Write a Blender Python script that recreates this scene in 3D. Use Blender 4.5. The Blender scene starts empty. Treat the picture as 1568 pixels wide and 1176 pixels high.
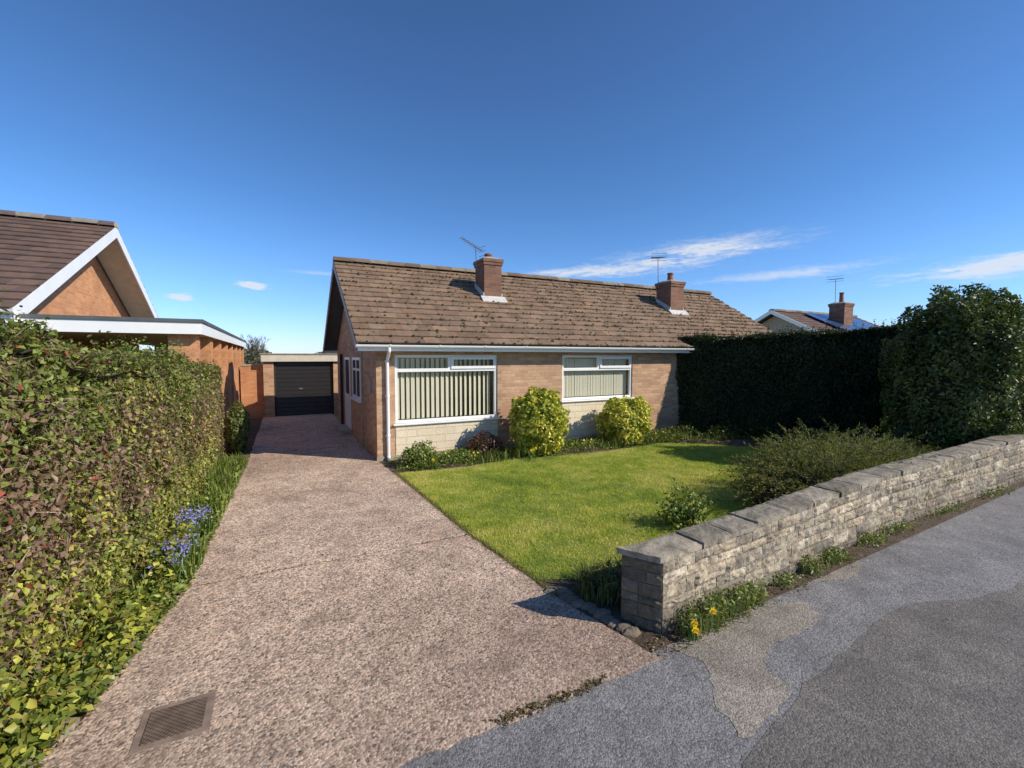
import bpy, math, random
import numpy as np
from mathutils import Vector
random.seed(7); rng=np.random.default_rng(7)
scene=bpy.context.scene
COL=scene.collection
# ---------------------------------------------------------------- node helpers
def new_mat(name):
    m=bpy.data.materials.new(name); m.use_nodes=True
    nt=m.node_tree; b=nt.nodes['Principled BSDF']
    return m,nt,b
def N(nt,t,**k):
    n=nt.nodes.new(t)
    for a,v in k.items(): setattr(n,a,v)
    return n
def setv(nt,sock,v):
    if isinstance(v,bpy.types.NodeSocket): nt.links.new(v,sock)
    else:
        if isinstance(v,(tuple,list)) and len(v)==3 and sock.type=='RGBA': v=(*v,1)
        sock.default_value=v
def mth(nt,op,a,b=None,c=None,clamp=False):
    n=N(nt,'ShaderNodeMath',operation=op,use_clamp=clamp)
    setv(nt,n.inputs[0],a)
    if b is not None: setv(nt,n.inputs[1],b)
    if c is not None: setv(nt,n.inputs[2],c)
    return n.outputs[0]
def mix(nt,f,a,b,blend='MIX'):
    n=N(nt,'ShaderNodeMixRGB',blend_type=blend)
    setv(nt,n.inputs[0],f); setv(nt,n.inputs[1],a); setv(nt,n.inputs[2],b)
    return n.outputs[0]
def noi(nt,vec,scale,detail=4,rough=.55,dist=0):
    n=N(nt,'ShaderNodeTexNoise'); n.inputs['Scale'].default_value=scale
    n.inputs['Detail'].default_value=detail; n.inputs['Roughness'].default_value=rough
    n.inputs['Distortion'].default_value=dist
    if vec is not None: nt.links.new(vec,n.inputs['Vector'])
    return n.outputs['Fac']
def ramp(nt,f,stops):
    n=N(nt,'ShaderNodeValToRGB'); e=n.color_ramp.elements
    while len(e)<len(stops): e.new(.5)
    for i,(p,c) in enumerate(stops):
        e[i].position=p; e[i].color=(*c,1) if len(c)==3 else c
    nt.links.new(f,n.inputs[0]); return n.outputs[0]
def g(v): return (v,v,v)
def obj_co(nt): return N(nt,'ShaderNodeTexCoord').outputs['Object']
def uv_co(nt): return N(nt,'ShaderNodeTexCoord').outputs['UV']
def bump(nt,b,h,strength=.5,dist=.01):
    n=N(nt,'ShaderNodeBump'); n.inputs['Strength'].default_value=strength
    n.inputs['Distance'].default_value=dist; nt.links.new(h,n.inputs['Height'])
    nt.links.new(n.outputs[0],b.inputs['Normal'])
# ---------------------------------------------------------------- materials
def brick_mat(name,c1,c2,mortar,w=.225,h=.075,ms=.010,dark=.7):
    m,nt,b=new_mat(name); uv=uv_co(nt)
    br=N(nt,'ShaderNodeTexBrick'); nt.links.new(uv,br.inputs['Vector'])
    br.inputs['Scale'].default_value=1; br.inputs['Brick Width'].default_value=w
    br.inputs['Row Height'].default_value=h; br.inputs['Mortar Size'].default_value=ms*.5
    br.inputs['Mortar Smooth'].default_value=.25; br.inputs['Bias'].default_value=0
    br.inputs['Color1'].default_value=(*c1,1); br.inputs['Color2'].default_value=(*c2,1)
    br.inputs['Mortar'].default_value=(*mortar,1)
    oc=obj_co(nt)
    n1=noi(nt,oc,1.3,5); n2=noi(nt,oc,45,4)
    c=mix(nt,1,br.outputs['Color'],ramp(nt,n1,[(.3,g(dark+.1)),(.7,g(1.08))]),'MULTIPLY')
    c=mix(nt,1,c,ramp(nt,n2,[(.3,g(.8)),(.7,g(1.12))]),'MULTIPLY')
    nt.links.new(c,b.inputs['Base Color']); b.inputs['Roughness'].default_value=.9
    h=mth(nt,'ADD',mth(nt,'MULTIPLY',br.outputs['Fac'],-1.0),mth(nt,'MULTIPLY',n2,.4))
    bump(nt,b,h,.8,.006); return m
def plain(name,c,rough=.6,var=.15,scale=8,metal=0,bs=0.0):
    m,nt,b=new_mat(name); oc=obj_co(nt); n=noi(nt,oc,scale,5)
    cc=mix(nt,1,(*c,1),ramp(nt,n,[(.3,g(1-var)),(.7,g(1+var*.4))]),'MULTIPLY')
    nt.links.new(cc,b.inputs['Base Color']); b.inputs['Roughness'].default_value=rough
    b.inputs['Metallic'].default_value=metal
    if bs: bump(nt,b,noi(nt,oc,scale*8,4),bs,.004)
    return m
def attr_mat(name,rough=.85,bscale=60,bstr=.5,var=.3,dist=.004,vs=14,lichen=()):
    m,nt,b=new_mat(name); a=N(nt,'ShaderNodeAttribute',attribute_name='Col')
    oc=obj_co(nt); n=noi(nt,oc,vs,6,.65)
    c=mix(nt,1,a.outputs['Color'],ramp(nt,n,[(.3,g(1-var)),(.7,g(1+var*.5))]),'MULTIPLY')
    for lc,sc,th,am in lichen:
        c=mix(nt,ramp(nt,noi(nt,oc,sc,8,.78,.5),[(th,g(0)),(th+.07,g(am))]),c,(*lc,1))
    nt.links.new(c,b.inputs['Base Color']); b.inputs['Roughness'].default_value=rough
    bump(nt,b,noi(nt,oc,bscale,5),bstr,dist); return m
def leaf_mat(name,trans=.25,rough=.5):
    m,nt,b=new_mat(name); a=N(nt,'ShaderNodeAttribute',attribute_name='Col')
    nt.links.new(a.outputs['Color'],b.inputs['Base Color']); b.inputs['Roughness'].default_value=rough
    b.inputs['Specular IOR Level'].default_value=.4
    t=N(nt,'ShaderNodeBsdfTranslucent'); nt.links.new(mix(nt,1,a.outputs['Color'],(1.2,1.3,.6,1),'MULTIPLY'),t.inputs[0])
    x=N(nt,'ShaderNodeMixShader'); x.inputs[0].default_value=trans
    nt.links.new(b.outputs[0],x.inputs[1]); nt.links.new(t.outputs[0],x.inputs[2])
    nt.links.new(x.outputs[0],nt.nodes['Material Output'].inputs[0]); return m
M={}
M['brick']=brick_mat('brick_buff',(.64,.40,.24),(.45,.255,.15),(.50,.40,.29))
M['brick_red']=brick_mat('brick_chimney',(.32,.15,.09),(.19,.095,.065),(.26,.21,.16))
M['brick_orange']=brick_mat('brick_orange',(.72,.33,.14),(.56,.235,.105),(.57,.44,.31))
M['panel']=brick_mat('cream_block',(.82,.71,.52),(.77,.65,.46),(.62,.51,.37),.42,.15,.012,.85)
M['white']=plain('white_upvc',(.86,.86,.84),.35,.06,3)
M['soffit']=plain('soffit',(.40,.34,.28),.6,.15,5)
M['cream']=plain('cream_paint',(.66,.60,.48),.6,.15,5)
M['dark']=plain('dark_interior',(.035,.033,.03),.9)
M['room']=plain('room_wall',(.34,.30,.21),.9)
M['blind']=leaf=None
m,nt,b=new_mat('blind_fabric'); b.inputs['Base Color'].default_value=(.82,.80,.62,1); b.inputs['Roughness'].default_value=.8
t=N(nt,'ShaderNodeBsdfTranslucent'); t.inputs[0].default_value=(.80,.78,.55,1); x=N(nt,'ShaderNodeMixShader'); x.inputs[0].default_value=.35
nt.links.new(b.outputs[0],x.inputs[1]); nt.links.new(t.outputs[0],x.inputs[2]); nt.links.new(x.outputs[0],nt.nodes['Material Output'].inputs[0]); M['blind']=m
M['black_door']=plain('garage_door_paint',(.026,.022,.022),.4,.2)
M['felt']=plain('roof_felt',(.10,.11,.115),.85,.25,4)
M['lead']=plain('lead_flashing',(.60,.58,.54),.6,.2,9)
M['metal']=plain('aerial_metal',(.25,.25,.26),.5,.1,9,.6)
M['terracotta']=plain('terracotta',(.28,.11,.065),.8,.3,9)
M['cement']=plain('cement',(.42,.37,.30),.95,.35,9,0,.6)
M['cover_frame']=plain('cover_frame',(.27,.195,.15),.95,.35,12,0,.6)
M['mortar']=plain('mortar',(.30,.25,.185),.95,.4,12,0,.6)
M['tile']=attr_mat('roof_tile_concrete',.92,70,.5,.28,.004,5,[((.075,.060,.038),2.2,.58,.5)])
M['stone']=attr_mat('wall_stone',.95,38,1.0,.40,.012,14,[((.19,.15,.105),3.2,.47,.68),((.075,.072,.04),11,.58,.65)])
M['coping']=attr_mat('coping_stone',.95,50,1.0,.45,.009,7,[((.44,.40,.31),9,.58,.5),((.085,.08,.045),5,.52,.6)])
M['bark']=plain('bark',(.09,.07,.05),.95,.4,12)
M['leaf']=leaf_mat('foliage',.22,.45)
M['leafdry']=leaf_mat('foliage_matt',.35,.7)
M['core']=plain('foliage_shade',(.025,.028,.011),1,.6,9,0,1)  # near-black fill: the shade between leaves is painted into its colour
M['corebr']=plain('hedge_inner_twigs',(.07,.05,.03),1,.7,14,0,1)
M['moss']=attr_mat('moss',1,80,.5)
M['solar']=plain('solar_panel',(.05,.09,.20),.15,.1)
m,nt,b=new_mat('window_glass')
tr=N(nt,'ShaderNodeBsdfTransparent'); gl=N(nt,'ShaderNodeBsdfGlossy'); gl.inputs['Roughness'].default_value=.02
lw=N(nt,'ShaderNodeLayerWeight'); lw.inputs[0].default_value=.5
x=N(nt,'ShaderNodeMixShader'); nt.links.new(mth(nt,'ADD',mth(nt,'MULTIPLY',mth(nt,'POWER',lw.outputs['Facing'],4.0),.8),.05,clamp=True),x.inputs[0])
nt.links.new(tr.outputs[0],x.inputs[1]); nt.links.new(gl.outputs[0],x.inputs[2])
nt.links.new(x.outputs[0],nt.nodes['Material Output'].inputs[0]); M['glass']=m
# drive
m,nt,b=new_mat('exposed_aggregate_concrete'); oc=obj_co(nt)
big=noi(nt,oc,.55,6,.6,.4); med=noi(nt,oc,3.2,6,.7); fine=noi(nt,oc,90,4,.7)
base=ramp(nt,big,[(.32,(.44,.31,.225)),(.47,(.63,.455,.335)),(.66,(.74,.55,.41))])
base=mix(nt,1,base,ramp(nt,med,[(.3,g(.68)),(.6,g(1.08))]),'MULTIPLY')
vc=N(nt,'ShaderNodeTexVoronoi'); vc.inputs['Scale'].default_value=64; nt.links.new(oc,vc.inputs['Vector'])
peb=ramp(nt,vc.outputs['Color'],[(0,g(.22)),(.5,g(1.0)),(1,g(1.8))])
c=mix(nt,.95,base,mix(nt,1,base,peb,'MULTIPLY'))
for sc_,lo_,hi_ in((24,.84,.17),(36,.84,.17)):
    v2=N(nt,'ShaderNodeTexVoronoi'); v2.inputs['Scale'].default_value=sc_; nt.links.new(oc,v2.inputs['Vector'])
    sp=N(nt,'ShaderNodeSeparateColor'); nt.links.new(v2.outputs['Color'],sp.inputs[0])
    msk=mth(nt,'MULTIPLY',mth(nt,'GREATER_THAN',sp.outputs[0],lo_),mth(nt,'LESS_THAN',v2.outputs['Distance'],.30))
    c=mix(nt,mth(nt,'MULTIPLY',msk,.8),c,(.80,.70,.58,1))
    msk2=mth(nt,'MULTIPLY',mth(nt,'LESS_THAN',sp.outputs[1],hi_),mth(nt,'LESS_THAN',v2.outputs['Distance'],.30))
    c=mix(nt,mth(nt,'MULTIPLY',msk2,.8),c,(.12,.08,.065,1))
c=mix(nt,1,c,ramp(nt,fine,[(.3,g(.5)),(.65,g(1.12))]),'MULTIPLY')
stn=noi(nt,oc,1.1,8,.72,1.2)
c=mix(nt,ramp(nt,stn,[(.52,g(0)),(.66,g(.5))]),c,(.21,.15,.112,1))
sx=N(nt,'ShaderNodeSeparateXYZ'); nt.links.new(oc,sx.inputs[0])
edge=mth(nt,'SUBTRACT',4.3,mth(nt,'ADD',sx.outputs[1],mth(nt,'MULTIPLY',mth(nt,'SUBTRACT',stn,.5),4.5)))
edge=mth(nt,'MULTIPLY',edge,.38,clamp=True)
c=mix(nt,mth(nt,'MULTIPLY',edge,.45),c,(.17,.125,.098,1))
nt.links.new(c,b.inputs['Base Color']); b.inputs['Roughness'].default_value=.9
hh=mth(nt,'ADD',mth(nt,'MULTIPLY',vc.outputs['Distance'],-1),mth(nt,'MULTIPLY',fine,.6))
bump(nt,b,hh,.7,.006); M['drive']=m
def asphalt(name,c1,c2,speck=.85):
    m,nt,b=new_mat(name); oc=obj_co(nt)
    big=noi(nt,oc,.9,6,.65,.6); fine=noi(nt,oc,130,3,.7)
    base=ramp(nt,big,[(.32,c1),(.68,c2)])
    vc=N(nt,'ShaderNodeTexVoronoi'); vc.inputs['Scale'].default_value=95; nt.links.new(oc,vc.inputs['Vector'])
    c=mix(nt,speck,base,mix(nt,1,base,ramp(nt,vc.outputs['Color'],[(0,g(.4)),(1,g(1.8))]),'MULTIPLY'))
    c=mix(nt,1,c,ramp(nt,fine,[(.3,g(.6)),(.7,g(1.2))]),'MULTIPLY')
    st=noi(nt,oc,2.7,7,.75,.8); c=mix(nt,1,c,ramp(nt,st,[(.35,g(.72)),(.6,g(1.06))]),'MULTIPLY')
    nt.links.new(c,b.inputs['Base Color']); b.inputs['Roughness'].default_value=.88
    bump(nt,b,mth(nt,'ADD',mth(nt,'MULTIPLY',vc.outputs['Distance'],-1),fine),.7,.005); return m
M['asph']=asphalt('footpath_asphalt',(.185,.178,.176),(.26,.25,.246))
M['asph2']=asphalt('road_asphalt',(.140,.126,.112),(.20,.181,.162))
M['sand']=asphalt('worn_asphalt',(.24,.21,.17),(.36,.315,.26),.75)
m,nt,b=new_mat('soil'); oc=obj_co(nt); n1=noi(nt,oc,5,7,.7); n2=noi(nt,oc,40,5,.7)
c=mix(nt,1,ramp(nt,n1,[(.3,(.07,.047,.028)),(.7,(.17,.12,.078))]),ramp(nt,n2,[(.3,g(.5)),(.7,g(1.3))]),'MULTIPLY')
nt.links.new(c,b.inputs['Base Color']); b.inputs['Roughness'].default_value=1; bump(nt,b,n2,1,.02); M['soil']=m
m,nt,b=new_mat('grass_ground'); oc=obj_co(nt); n1=noi(nt,oc,1.2,7,.7); n2=noi(nt,oc,55,4,.7)
c=mix(nt,1,ramp(nt,n1,[(.3,(.20,.24,.05)),(.7,(.33,.34,.09))]),ramp(nt,n2,[(.3,g(.6)),(.7,g(1.25))]),'MULTIPLY')
nt.links.new(c,b.inputs['Base Color']); b.inputs['Roughness'].default_value=1; bump(nt,b,n2,1,.02); M['grass']=m
m,nt,b=new_mat('iron_cover'); oc=obj_co(nt)
ck=N(nt,'ShaderNodeTexChecker'); ck.inputs['Scale'].default_value=70; nt.links.new(oc,ck.inputs['Vector'])
c=mix(nt,1,ramp(nt,noi(nt,oc,9,5),[(.3,(.10,.07,.05)),(.7,(.22,.15,.105))]),ramp(nt,ck.outputs['Fac'],[(0,g(.6)),(1,g(1.2))]),'MULTIPLY')
nt.links.new(c,b.inputs['Base Color']); b.inputs['Roughness'].default_value=.7; bump(nt,b,ck.outputs['Fac'],.8,.004); M['iron']=m
# ---------------------------------------------------------------- mesh helpers
def empty(name):
    e=bpy.data.objects.new(name,None); COL.objects.link(e); return e
def link(o,parent=None):
    COL.objects.link(o)
    if parent is not None: o.parent=parent
    return o
class MB:
    def __init__(s): s.v=[];s.f=[];s.m=[];s.c=[];s.mats=[]
    def mi(s,k):
        if k not in s.mats: s.mats.append(k)
        return s.mats.index(k)
    def poly(s,pts,mat,col=(1,1,1)):
        i=len(s.v); s.v+= [tuple(p) for p in pts]; s.c+=[col]*len(pts)
        s.f.append(tuple(range(i,i+len(pts)))); s.m.append(s.mi(mat))
    def hexa(s,p,mat,col=(1,1,1)):
        i=len(s.v); s.v+=[tuple(q) for q in p]; s.c+=[col]*8; k=s.mi(mat)
        for f in ((3,2,1,0),(4,5,6,7),(0,1,5,4),(1,2,6,5),(2,3,7,6),(3,0,4,7)):
            s.f.append(tuple(i+a for a in f)); s.m.append(k)
    def box(s,x0,x1,y0,y1,z0,z1,mat,col=(1,1,1)):
        s.hexa([(x0,y0,z0),(x1,y0,z0),(x1,y1,z0),(x0,y1,z0),(x0,y0,z1),(x1,y0,z1),(x1,y1,z1),(x0,y1,z1)],mat,col)
    def tube(s,p0,p1,r,mat,seg=8,r2=None,col=(1,1,1),cap=True):
        p0=Vector(p0);p1=Vector(p1);d=(p1-p0).normalized();r2=r if r2 is None else r2
        a=d.orthogonal().normalized();b=d.cross(a);i=len(s.v);k=s.mi(mat)
        for p,rr in((p0,r),(p1,r2)):
            for j in range(seg):
                t=2*math.pi*j/seg; s.v.append(tuple(p+a*math.cos(t)*rr+b*math.sin(t)*rr)); s.c.append(col)
        for j in range(seg):
            q=(j+1)%seg; s.f.append((i+j,i+q,i+seg+q,i+seg+j)); s.m.append(k)
        if cap:
            s.f.append(tuple(i+j for j in range(seg))[::-1]);s.m.append(k)
            s.f.append(tuple(i+seg+j for j in range(seg)));s.m.append(k)
    def grid(s,P,mat,col=(1,1,1)):
        i=len(s.v);n=len(P);mm=len(P[0]);k=s.mi(mat)
        for r in P:
            for p in r: s.v.append(tuple(p)); s.c.append(col)
        for a in range(n-1):
            for b in range(mm-1):
                s.f.append((i+a*mm+b,i+a*mm+b+1,i+(a+1)*mm+b+1,i+(a+1)*mm+b)); s.m.append(k)
    def make(s,name,parent=None,bevel=0,smooth=False):
        me=bpy.data.meshes.new(name); me.from_pydata(s.v,[],s.f)
        for k in s.mats: me.materials.append(M[k])
        me.polygons.foreach_set('material_index',s.m)
        uv=me.uv_layers.new(name='UVMap')
        for p in me.polygons:
            n=p.normal
            for li in p.loop_indices:
                c=me.vertices[me.loops[li].vertex_index].co
                if abs(n.z)>.75: w=(c.x,c.y)
                elif abs(n.x)>abs(n.y): w=(c.y,c.z)
                else: w=(c.x,c.z)
                uv.data[li].uv=w
        at=me.attributes.new('Col','FLOAT_COLOR','POINT')
        at.data.foreach_set('color',np.hstack([np.array(s.c,dtype=np.float32),np.ones((len(s.c),1),np.float32)]).ravel())
        if smooth: me.polygons.foreach_set('use_smooth',[True]*len(me.polygons))
        me.update(); o=bpy.data.objects.new(name,me); link(o,parent)
        if bevel:
            b=o.modifiers.new('bevel','BEVEL'); b.width=bevel; b.segments=2; b.limit_method='ANGLE'
        return o
def np_mesh(name,V,F,C,mat,parent=None):
    me=bpy.data.meshes.new(name); V=np.ascontiguousarray(V,dtype=np.float32); F=np.ascontiguousarray(F,dtype=np.int32)
    me.vertices.add(len(V)); me.vertices.foreach_set('co',V.ravel())
    me.loops.add(F.size); me.loops.foreach_set('vertex_index',F.ravel())
    me.polygons.add(len(F)); me.polygons.foreach_set('loop_start',np.arange(0,F.size,F.shape[1],dtype=np.int32))
    me.update(calc_edges=True)
    at=me.attributes.new('Col','FLOAT_COLOR','POINT')
    at.data.foreach_set('color',np.hstack([C,np.ones((len(C),1))]).astype(np.float32).ravel())
    me.materials.append(M[mat]); o=bpy.data.objects.new(name,me); return link(o,parent)
def vnoise(p,scale,seed=0):
    q=np.asarray(p)*scale+seed*17.3+100; i=np.floor(q).astype(np.int64); f=q-i; f=f*f*(3-2*f); out=0
    for dx in(0,1):
        for dy in(0,1):
            for dz in(0,1):
                h=((i[:,0]+dx)*374761393+(i[:,1]+dy)*668265263+(i[:,2]+dz)*1440662683+seed*97)&0xffffffff
                h=((h^(h>>13))*1274126177)&0xffffffff; h=(h^(h>>16))&0xffffffff
                w=(f[:,0] if dx else 1-f[:,0])*(f[:,1] if dy else 1-f[:,1])*(f[:,2] if dz else 1-f[:,2])
                out=out+w*h/4294967296.
    return out
def nrm(a): return a/np.maximum(np.linalg.norm(a,axis=1,keepdims=True),1e-9)
def leaf_arrays(P,Nn,L,W,C,rand=.8,fold=.25):
    n=len(P); Np=nrm(Nn+rand*rng.normal(size=(n,3))); D=nrm(np.cross(Np,rng.normal(size=(n,3)))); S=np.cross(Np,D)
    L=(L*(.6+.8*rng.random(n)))[:,None]; W=(W*(.6+.8*rng.random(n)))[:,None]
    a=P-D*L*.5; V=np.stack([a,a+D*L*.4+S*W*.5+Np*W*fold,a+D*L,a+D*L*.4-S*W*.5+Np*W*fold],1).reshape(-1,3)
    b=np.arange(n)[:,None]*4; F=np.concatenate([b+[0,1,2],b+[0,2,3]],0)
    return V,F,np.repeat(C,4,0)
def merge(parts):
    V=[];F=[];C=[];o=0
    for v,f,c in parts: V.append(v);F.append(f+o);C.append(c);o+=len(v)
    return np.concatenate(V),np.concatenate(F),np.concatenate(C)
def pal(cols,t):
    cols=np.array(cols,float); t=np.clip(t,0,.9999)*(len(cols)-1); i=t.astype(int); f=(t-i)[:,None]
    return cols[i]*(1-f)+cols[i+1]*f
def blades(P,h,w,C,lean=.5,segs=1):
    n=len(P); ang=rng.random(n)*2*math.pi; ld=np.stack([np.cos(ang),np.sin(ang),np.zeros(n)],1)
    a2=rng.random(n)*math.pi; sd=np.stack([np.cos(a2),np.sin(a2),np.zeros(n)],1)
    h=(h*(.6+.7*rng.random(n)))[:,None]; up=np.array([0,0,1.])
    ln=lean*rng.random(n)[:,None]
    if segs==1:
        V=np.stack([P-sd*w/2,P+sd*w/2,P+up*h*(1-.3*ln)+ld*h*ln],1).reshape(-1,3)
        b=np.arange(n)[:,None]*3; return V,b+[0,1,2],np.repeat(C,3,0)
    m1=P+up*h*.6+ld*h*ln*.25; t=P+up*h*(1-.5*ln)+ld*h*ln
    V=np.stack([P-sd*w/2,P+sd*w/2,m1+sd*w/2,m1-sd*w/2,t],1).reshape(-1,3)
    b=np.arange(n)[:,None]*5; F=np.concatenate([b+[0,1,2],b+[0,2,3],b+[3,2,4]],0); return V,F,np.repeat(C,5,0)
def hedge(name,p0,p1,thick,h0,h1,n,L,W,colfn,leafm='leaf',corem='core',amp=.16,inset=.12,seed=1,extra=None,gap=.25,z0=.0,rand=.8,shoots=0):
    p0=np.array(p0,float);p1=np.array(p1,float);ln=np.linalg.norm(p1-p0);t=(p1-p0)/ln
    back=np.array([-t[1],t[0]])
    def surf(face,a,b,ins):
        s=a*ln
        if face=='f': w=0*a; z=b; nn=np.tile(np.array([-back[0],-back[1],0]),(len(a),1))
        if face=='b': w=0*a+thick; z=b; nn=np.tile(np.array([back[0],back[1],0]),(len(a),1))
        if face=='t': w=b*thick; z=0*a+1; nn=np.tile(np.array([0,0,1.]),(len(a),1))
        if face=='s': s=0*a; w=a*thick; z=b; nn=np.tile(np.array([-t[0],-t[1],0]),(len(a),1))
        if face=='e': s=0*a+ln; w=a*thick; z=b; nn=np.tile(np.array([t[0],t[1],0]),(len(a),1))
        H=h0+(h1-h0)*s/ln; zz=z0+z*(H-z0)
        P=np.stack([p0[0]+t[0]*s+back[0]*w,p0[1]+t[1]*s+back[1]*w,zz],1)
        rd=np.clip((zz-(H-.35))/.35,0,1)**2*.16
        if face in 'fb': P[:,:2]-=nn[:,:2]*rd[:,None]
        d=amp*2*(vnoise(P,1.1,seed)-.5)+amp*1.1*(vnoise(P,3.7,seed+5)-.5)
        return P+nn*(d-ins)[:,None],nn
    parts=[]
    A={'f':ln*h0,'b':ln*h0*.35,'t':ln*thick,'s':thick*h0,'e':thick*h0}; tot=sum(A.values())
    for fc,ar in A.items():
        k=int(n*ar/tot); a=rng.random(k);b=rng.random(k)
        P,nn=surf(fc,a,b,rng.exponential(.05,k)-.03)
        keep=vnoise(P,6.5,seed+9)+.25*rng.random(k)>gap; P=P[keep];nn=nn[keep]
        P=P+rng.normal(size=P.shape)*.015
        keep=P[:,2]>.02; P=P[keep];nn=nn[keep]
        parts.append(leaf_arrays(P,nn+np.array([0,0,.35]),L,W,colfn(P),rand))
        if extra: parts.append(extra(P,nn))
    if shoots:
        a=rng.random(shoots);b=rng.random(shoots); P,nn=surf('t',a,b,np.zeros(shoots)); hgt=rng.random(shoots)**2*.22+.03
        k=8; tt=np.tile(np.linspace(0,1,k),shoots); Q=np.repeat(P,k,0); Q[:,2]+=tt*np.repeat(hgt,k); Q+=rng.normal(size=Q.shape)*.012
        parts.append(leaf_arrays(Q,np.tile([0,0,1.],(len(Q),1)),L*.8,W*.8,colfn(Q),1.2))
    V,F,C=merge(parts)
    e=empty(name); np_mesh('leaves',V,F,C,leafm,e)
    mb=MB()
    for fc in A:
        na=max(3,int((ln if fc in 'fbt' else thick)/.2)); nb=max(3,int((h0 if fc!='t' else thick)/.2))
        aa,bb=np.meshgrid(np.linspace(0,1,na),np.linspace(0,1,nb)); P,_=surf(fc,aa.ravel(),bb.ravel(),inset)
        P=P.reshape(nb,na,3); mb.grid(P.tolist(),corem)
    mb.make('inner_core',e); return e  # closed filler shell; in the core material its dark colour paints inner shade
def blob_arrays(c,R,n,L,W,colfn,seed,amp=.22,gap=.28,pw=1.0,zmin=.03,rand=.8,depth=.10,fr=2.2):
    d=nrm(rng.normal(size=(n,3)))
    sq=np.sign(d)*np.abs(d)**pw; sq=sq/np.maximum(1e-6,np.max(np.abs(sq),axis=1)/np.max(np.abs(d),axis=1))[:,None]
    rr=1+amp*2*(vnoise(sq*fr,1,seed)-.5)+amp*1.0*(vnoise(sq*fr*3,1,seed+3)-.5)-rng.exponential(depth,n)
    P=np.array(c)+sq*np.array(R)*rr[:,None]
    k=(P[:,2]>zmin)&(vnoise(P,7/max(.5,min(R)),seed+7)+.3*rng.random(n)>gap); P=P[k]
    return leaf_arrays(P,nrm(d[k]+np.array([0,0,.35])),L,W,colfn(P),rand)
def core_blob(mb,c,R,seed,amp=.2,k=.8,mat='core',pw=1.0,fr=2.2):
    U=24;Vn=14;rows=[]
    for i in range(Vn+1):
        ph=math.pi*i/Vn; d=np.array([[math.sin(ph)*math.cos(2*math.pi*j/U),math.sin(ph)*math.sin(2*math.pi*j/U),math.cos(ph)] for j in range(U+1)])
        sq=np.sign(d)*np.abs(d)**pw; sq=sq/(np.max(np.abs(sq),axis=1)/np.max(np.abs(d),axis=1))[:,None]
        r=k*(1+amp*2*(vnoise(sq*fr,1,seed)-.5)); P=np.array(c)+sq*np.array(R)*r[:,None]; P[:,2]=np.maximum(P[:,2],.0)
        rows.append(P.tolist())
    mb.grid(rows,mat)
def stems(mb,c,R,n,mat='bark',r=.012):
    for i in range(n):
        a=random.random()*6.28; q=.7*random.random()**.5
        mb.tube((c[0]+.08*math.cos(a),c[1]+.08*math.sin(a),0),(c[0]+R[0]*q*math.cos(a),c[1]+R[1]*q*math.sin(a),c[2]+R[2]*.5),r,mat,5,r*.4)
def shrub(name,c,R,n,L,W,colfn,seed,amp=.22,gap=.28,k=.78,pw=1.0,rand=.8,depth=.1,leafm='leaf',fr=2.2,extra=None):
    e=empty(name); A=blob_arrays(c,R,n,L,W,colfn,seed,amp,gap,pw,rand=rand,depth=depth,fr=fr)
    if extra: A=merge([A]+extra)
    np_mesh('leaves',*A,leafm,e); mb=MB(); core_blob(mb,c,R,seed,amp,k,pw=pw,fr=fr); stems(mb,c,R,9); mb.make('shade_core',e); return e  # dark core paints the shade inside; the mesh also holds real stems
# ================================================================= GROUND
mb=MB(); mb.poly([(-400,-400,0),(400,-400,0),(400,400,0),(-400,400,0)],'grass'); mb.make('ground')
def jit_poly(pts,step=.12,j=.02,z=.0,seed=0):
    r=random.Random(seed);out=[];n=len(pts)
    for i in range(n):
        a=Vector(pts[i]);b=Vector(pts[(i+1)%n]);L=(b-a).length;k=max(1,min(200,int(L/step))); nn=Vector((-(b-a).y,(b-a).x)).normalized()
        for q in range(k):
            p=a+(b-a)*q/k+nn*(r.random()-.5)*2*j; out.append((p.x,p.y,z))
    return out
mb=MB(); mb.poly([(-60,-12,.004),(60,-12,.004),(60,2.88,.004),(16,2.90,.004),(11,2.86,.004),(6.4,2.80,.004),(2.3,2.5,.004),(2.25,2.26,.004),(-2,2.26,.004),(-60,2.26,.004)],'asph'); mb.make('pavement')
mb=MB(); mb.poly(jit_poly([(1.9,1.2),(2.07,1.46),(2.5,1.55),(2.96,1.66),(3.6,1.72),(4.3,1.84),(4.77,1.81),(5.4,1.60),(6.09,1.53),(8,1.35),(12,1.25),(40,1.1),(40,-11),(1.0,-11)],.15,.018,.0065,3),'asph2'); mb.make('road')
mb=MB(); mb.poly(jit_poly([(2.45,2.40),(2.55,2.15),(2.45,1.95),(2.28,1.75),(2.20,1.56),(2.4,1.56),(2.6,1.60),(2.80,1.66),(2.87,1.78),(2.92,1.92),(3.2,2.0),(3.6,2.02),(3.9,2.08),(3.95,2.25),(3.5,2.42),(2.9,2.44)],.05,.028,.0062,4),'sand')
mb.poly(jit_poly([(4.5,2.56),(4.4,2.42),(4.75,2.3),(5.1,2.35),(5.3,2.58)],.06,.02,.0062,9),'sand')
mb.poly(jit_poly([(5.9,2.70),(5.7,2.58),(6.3,2.52),(6.8,2.6),(6.9,2.74)],.06,.02,.0062,11),'sand')
mb.poly(jit_poly([(3.2,2.50),(3.6,2.44),(5,2.56),(7,2.72),(9,2.77),(13,2.82),(13,2.86),(9,2.83),(6.4,2.79),(4.5,2.62)],.08,.02,.0125,12),'soil')
mb.make('worn_pavement_patch')
mb=MB(); mb.poly([(1.6,2.3,.0085),(16,3.0,.0085),(16,9.4,.0085),(1.6,9.4,.0085)],'soil'); mb.make('flower_bed_soil')
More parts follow.
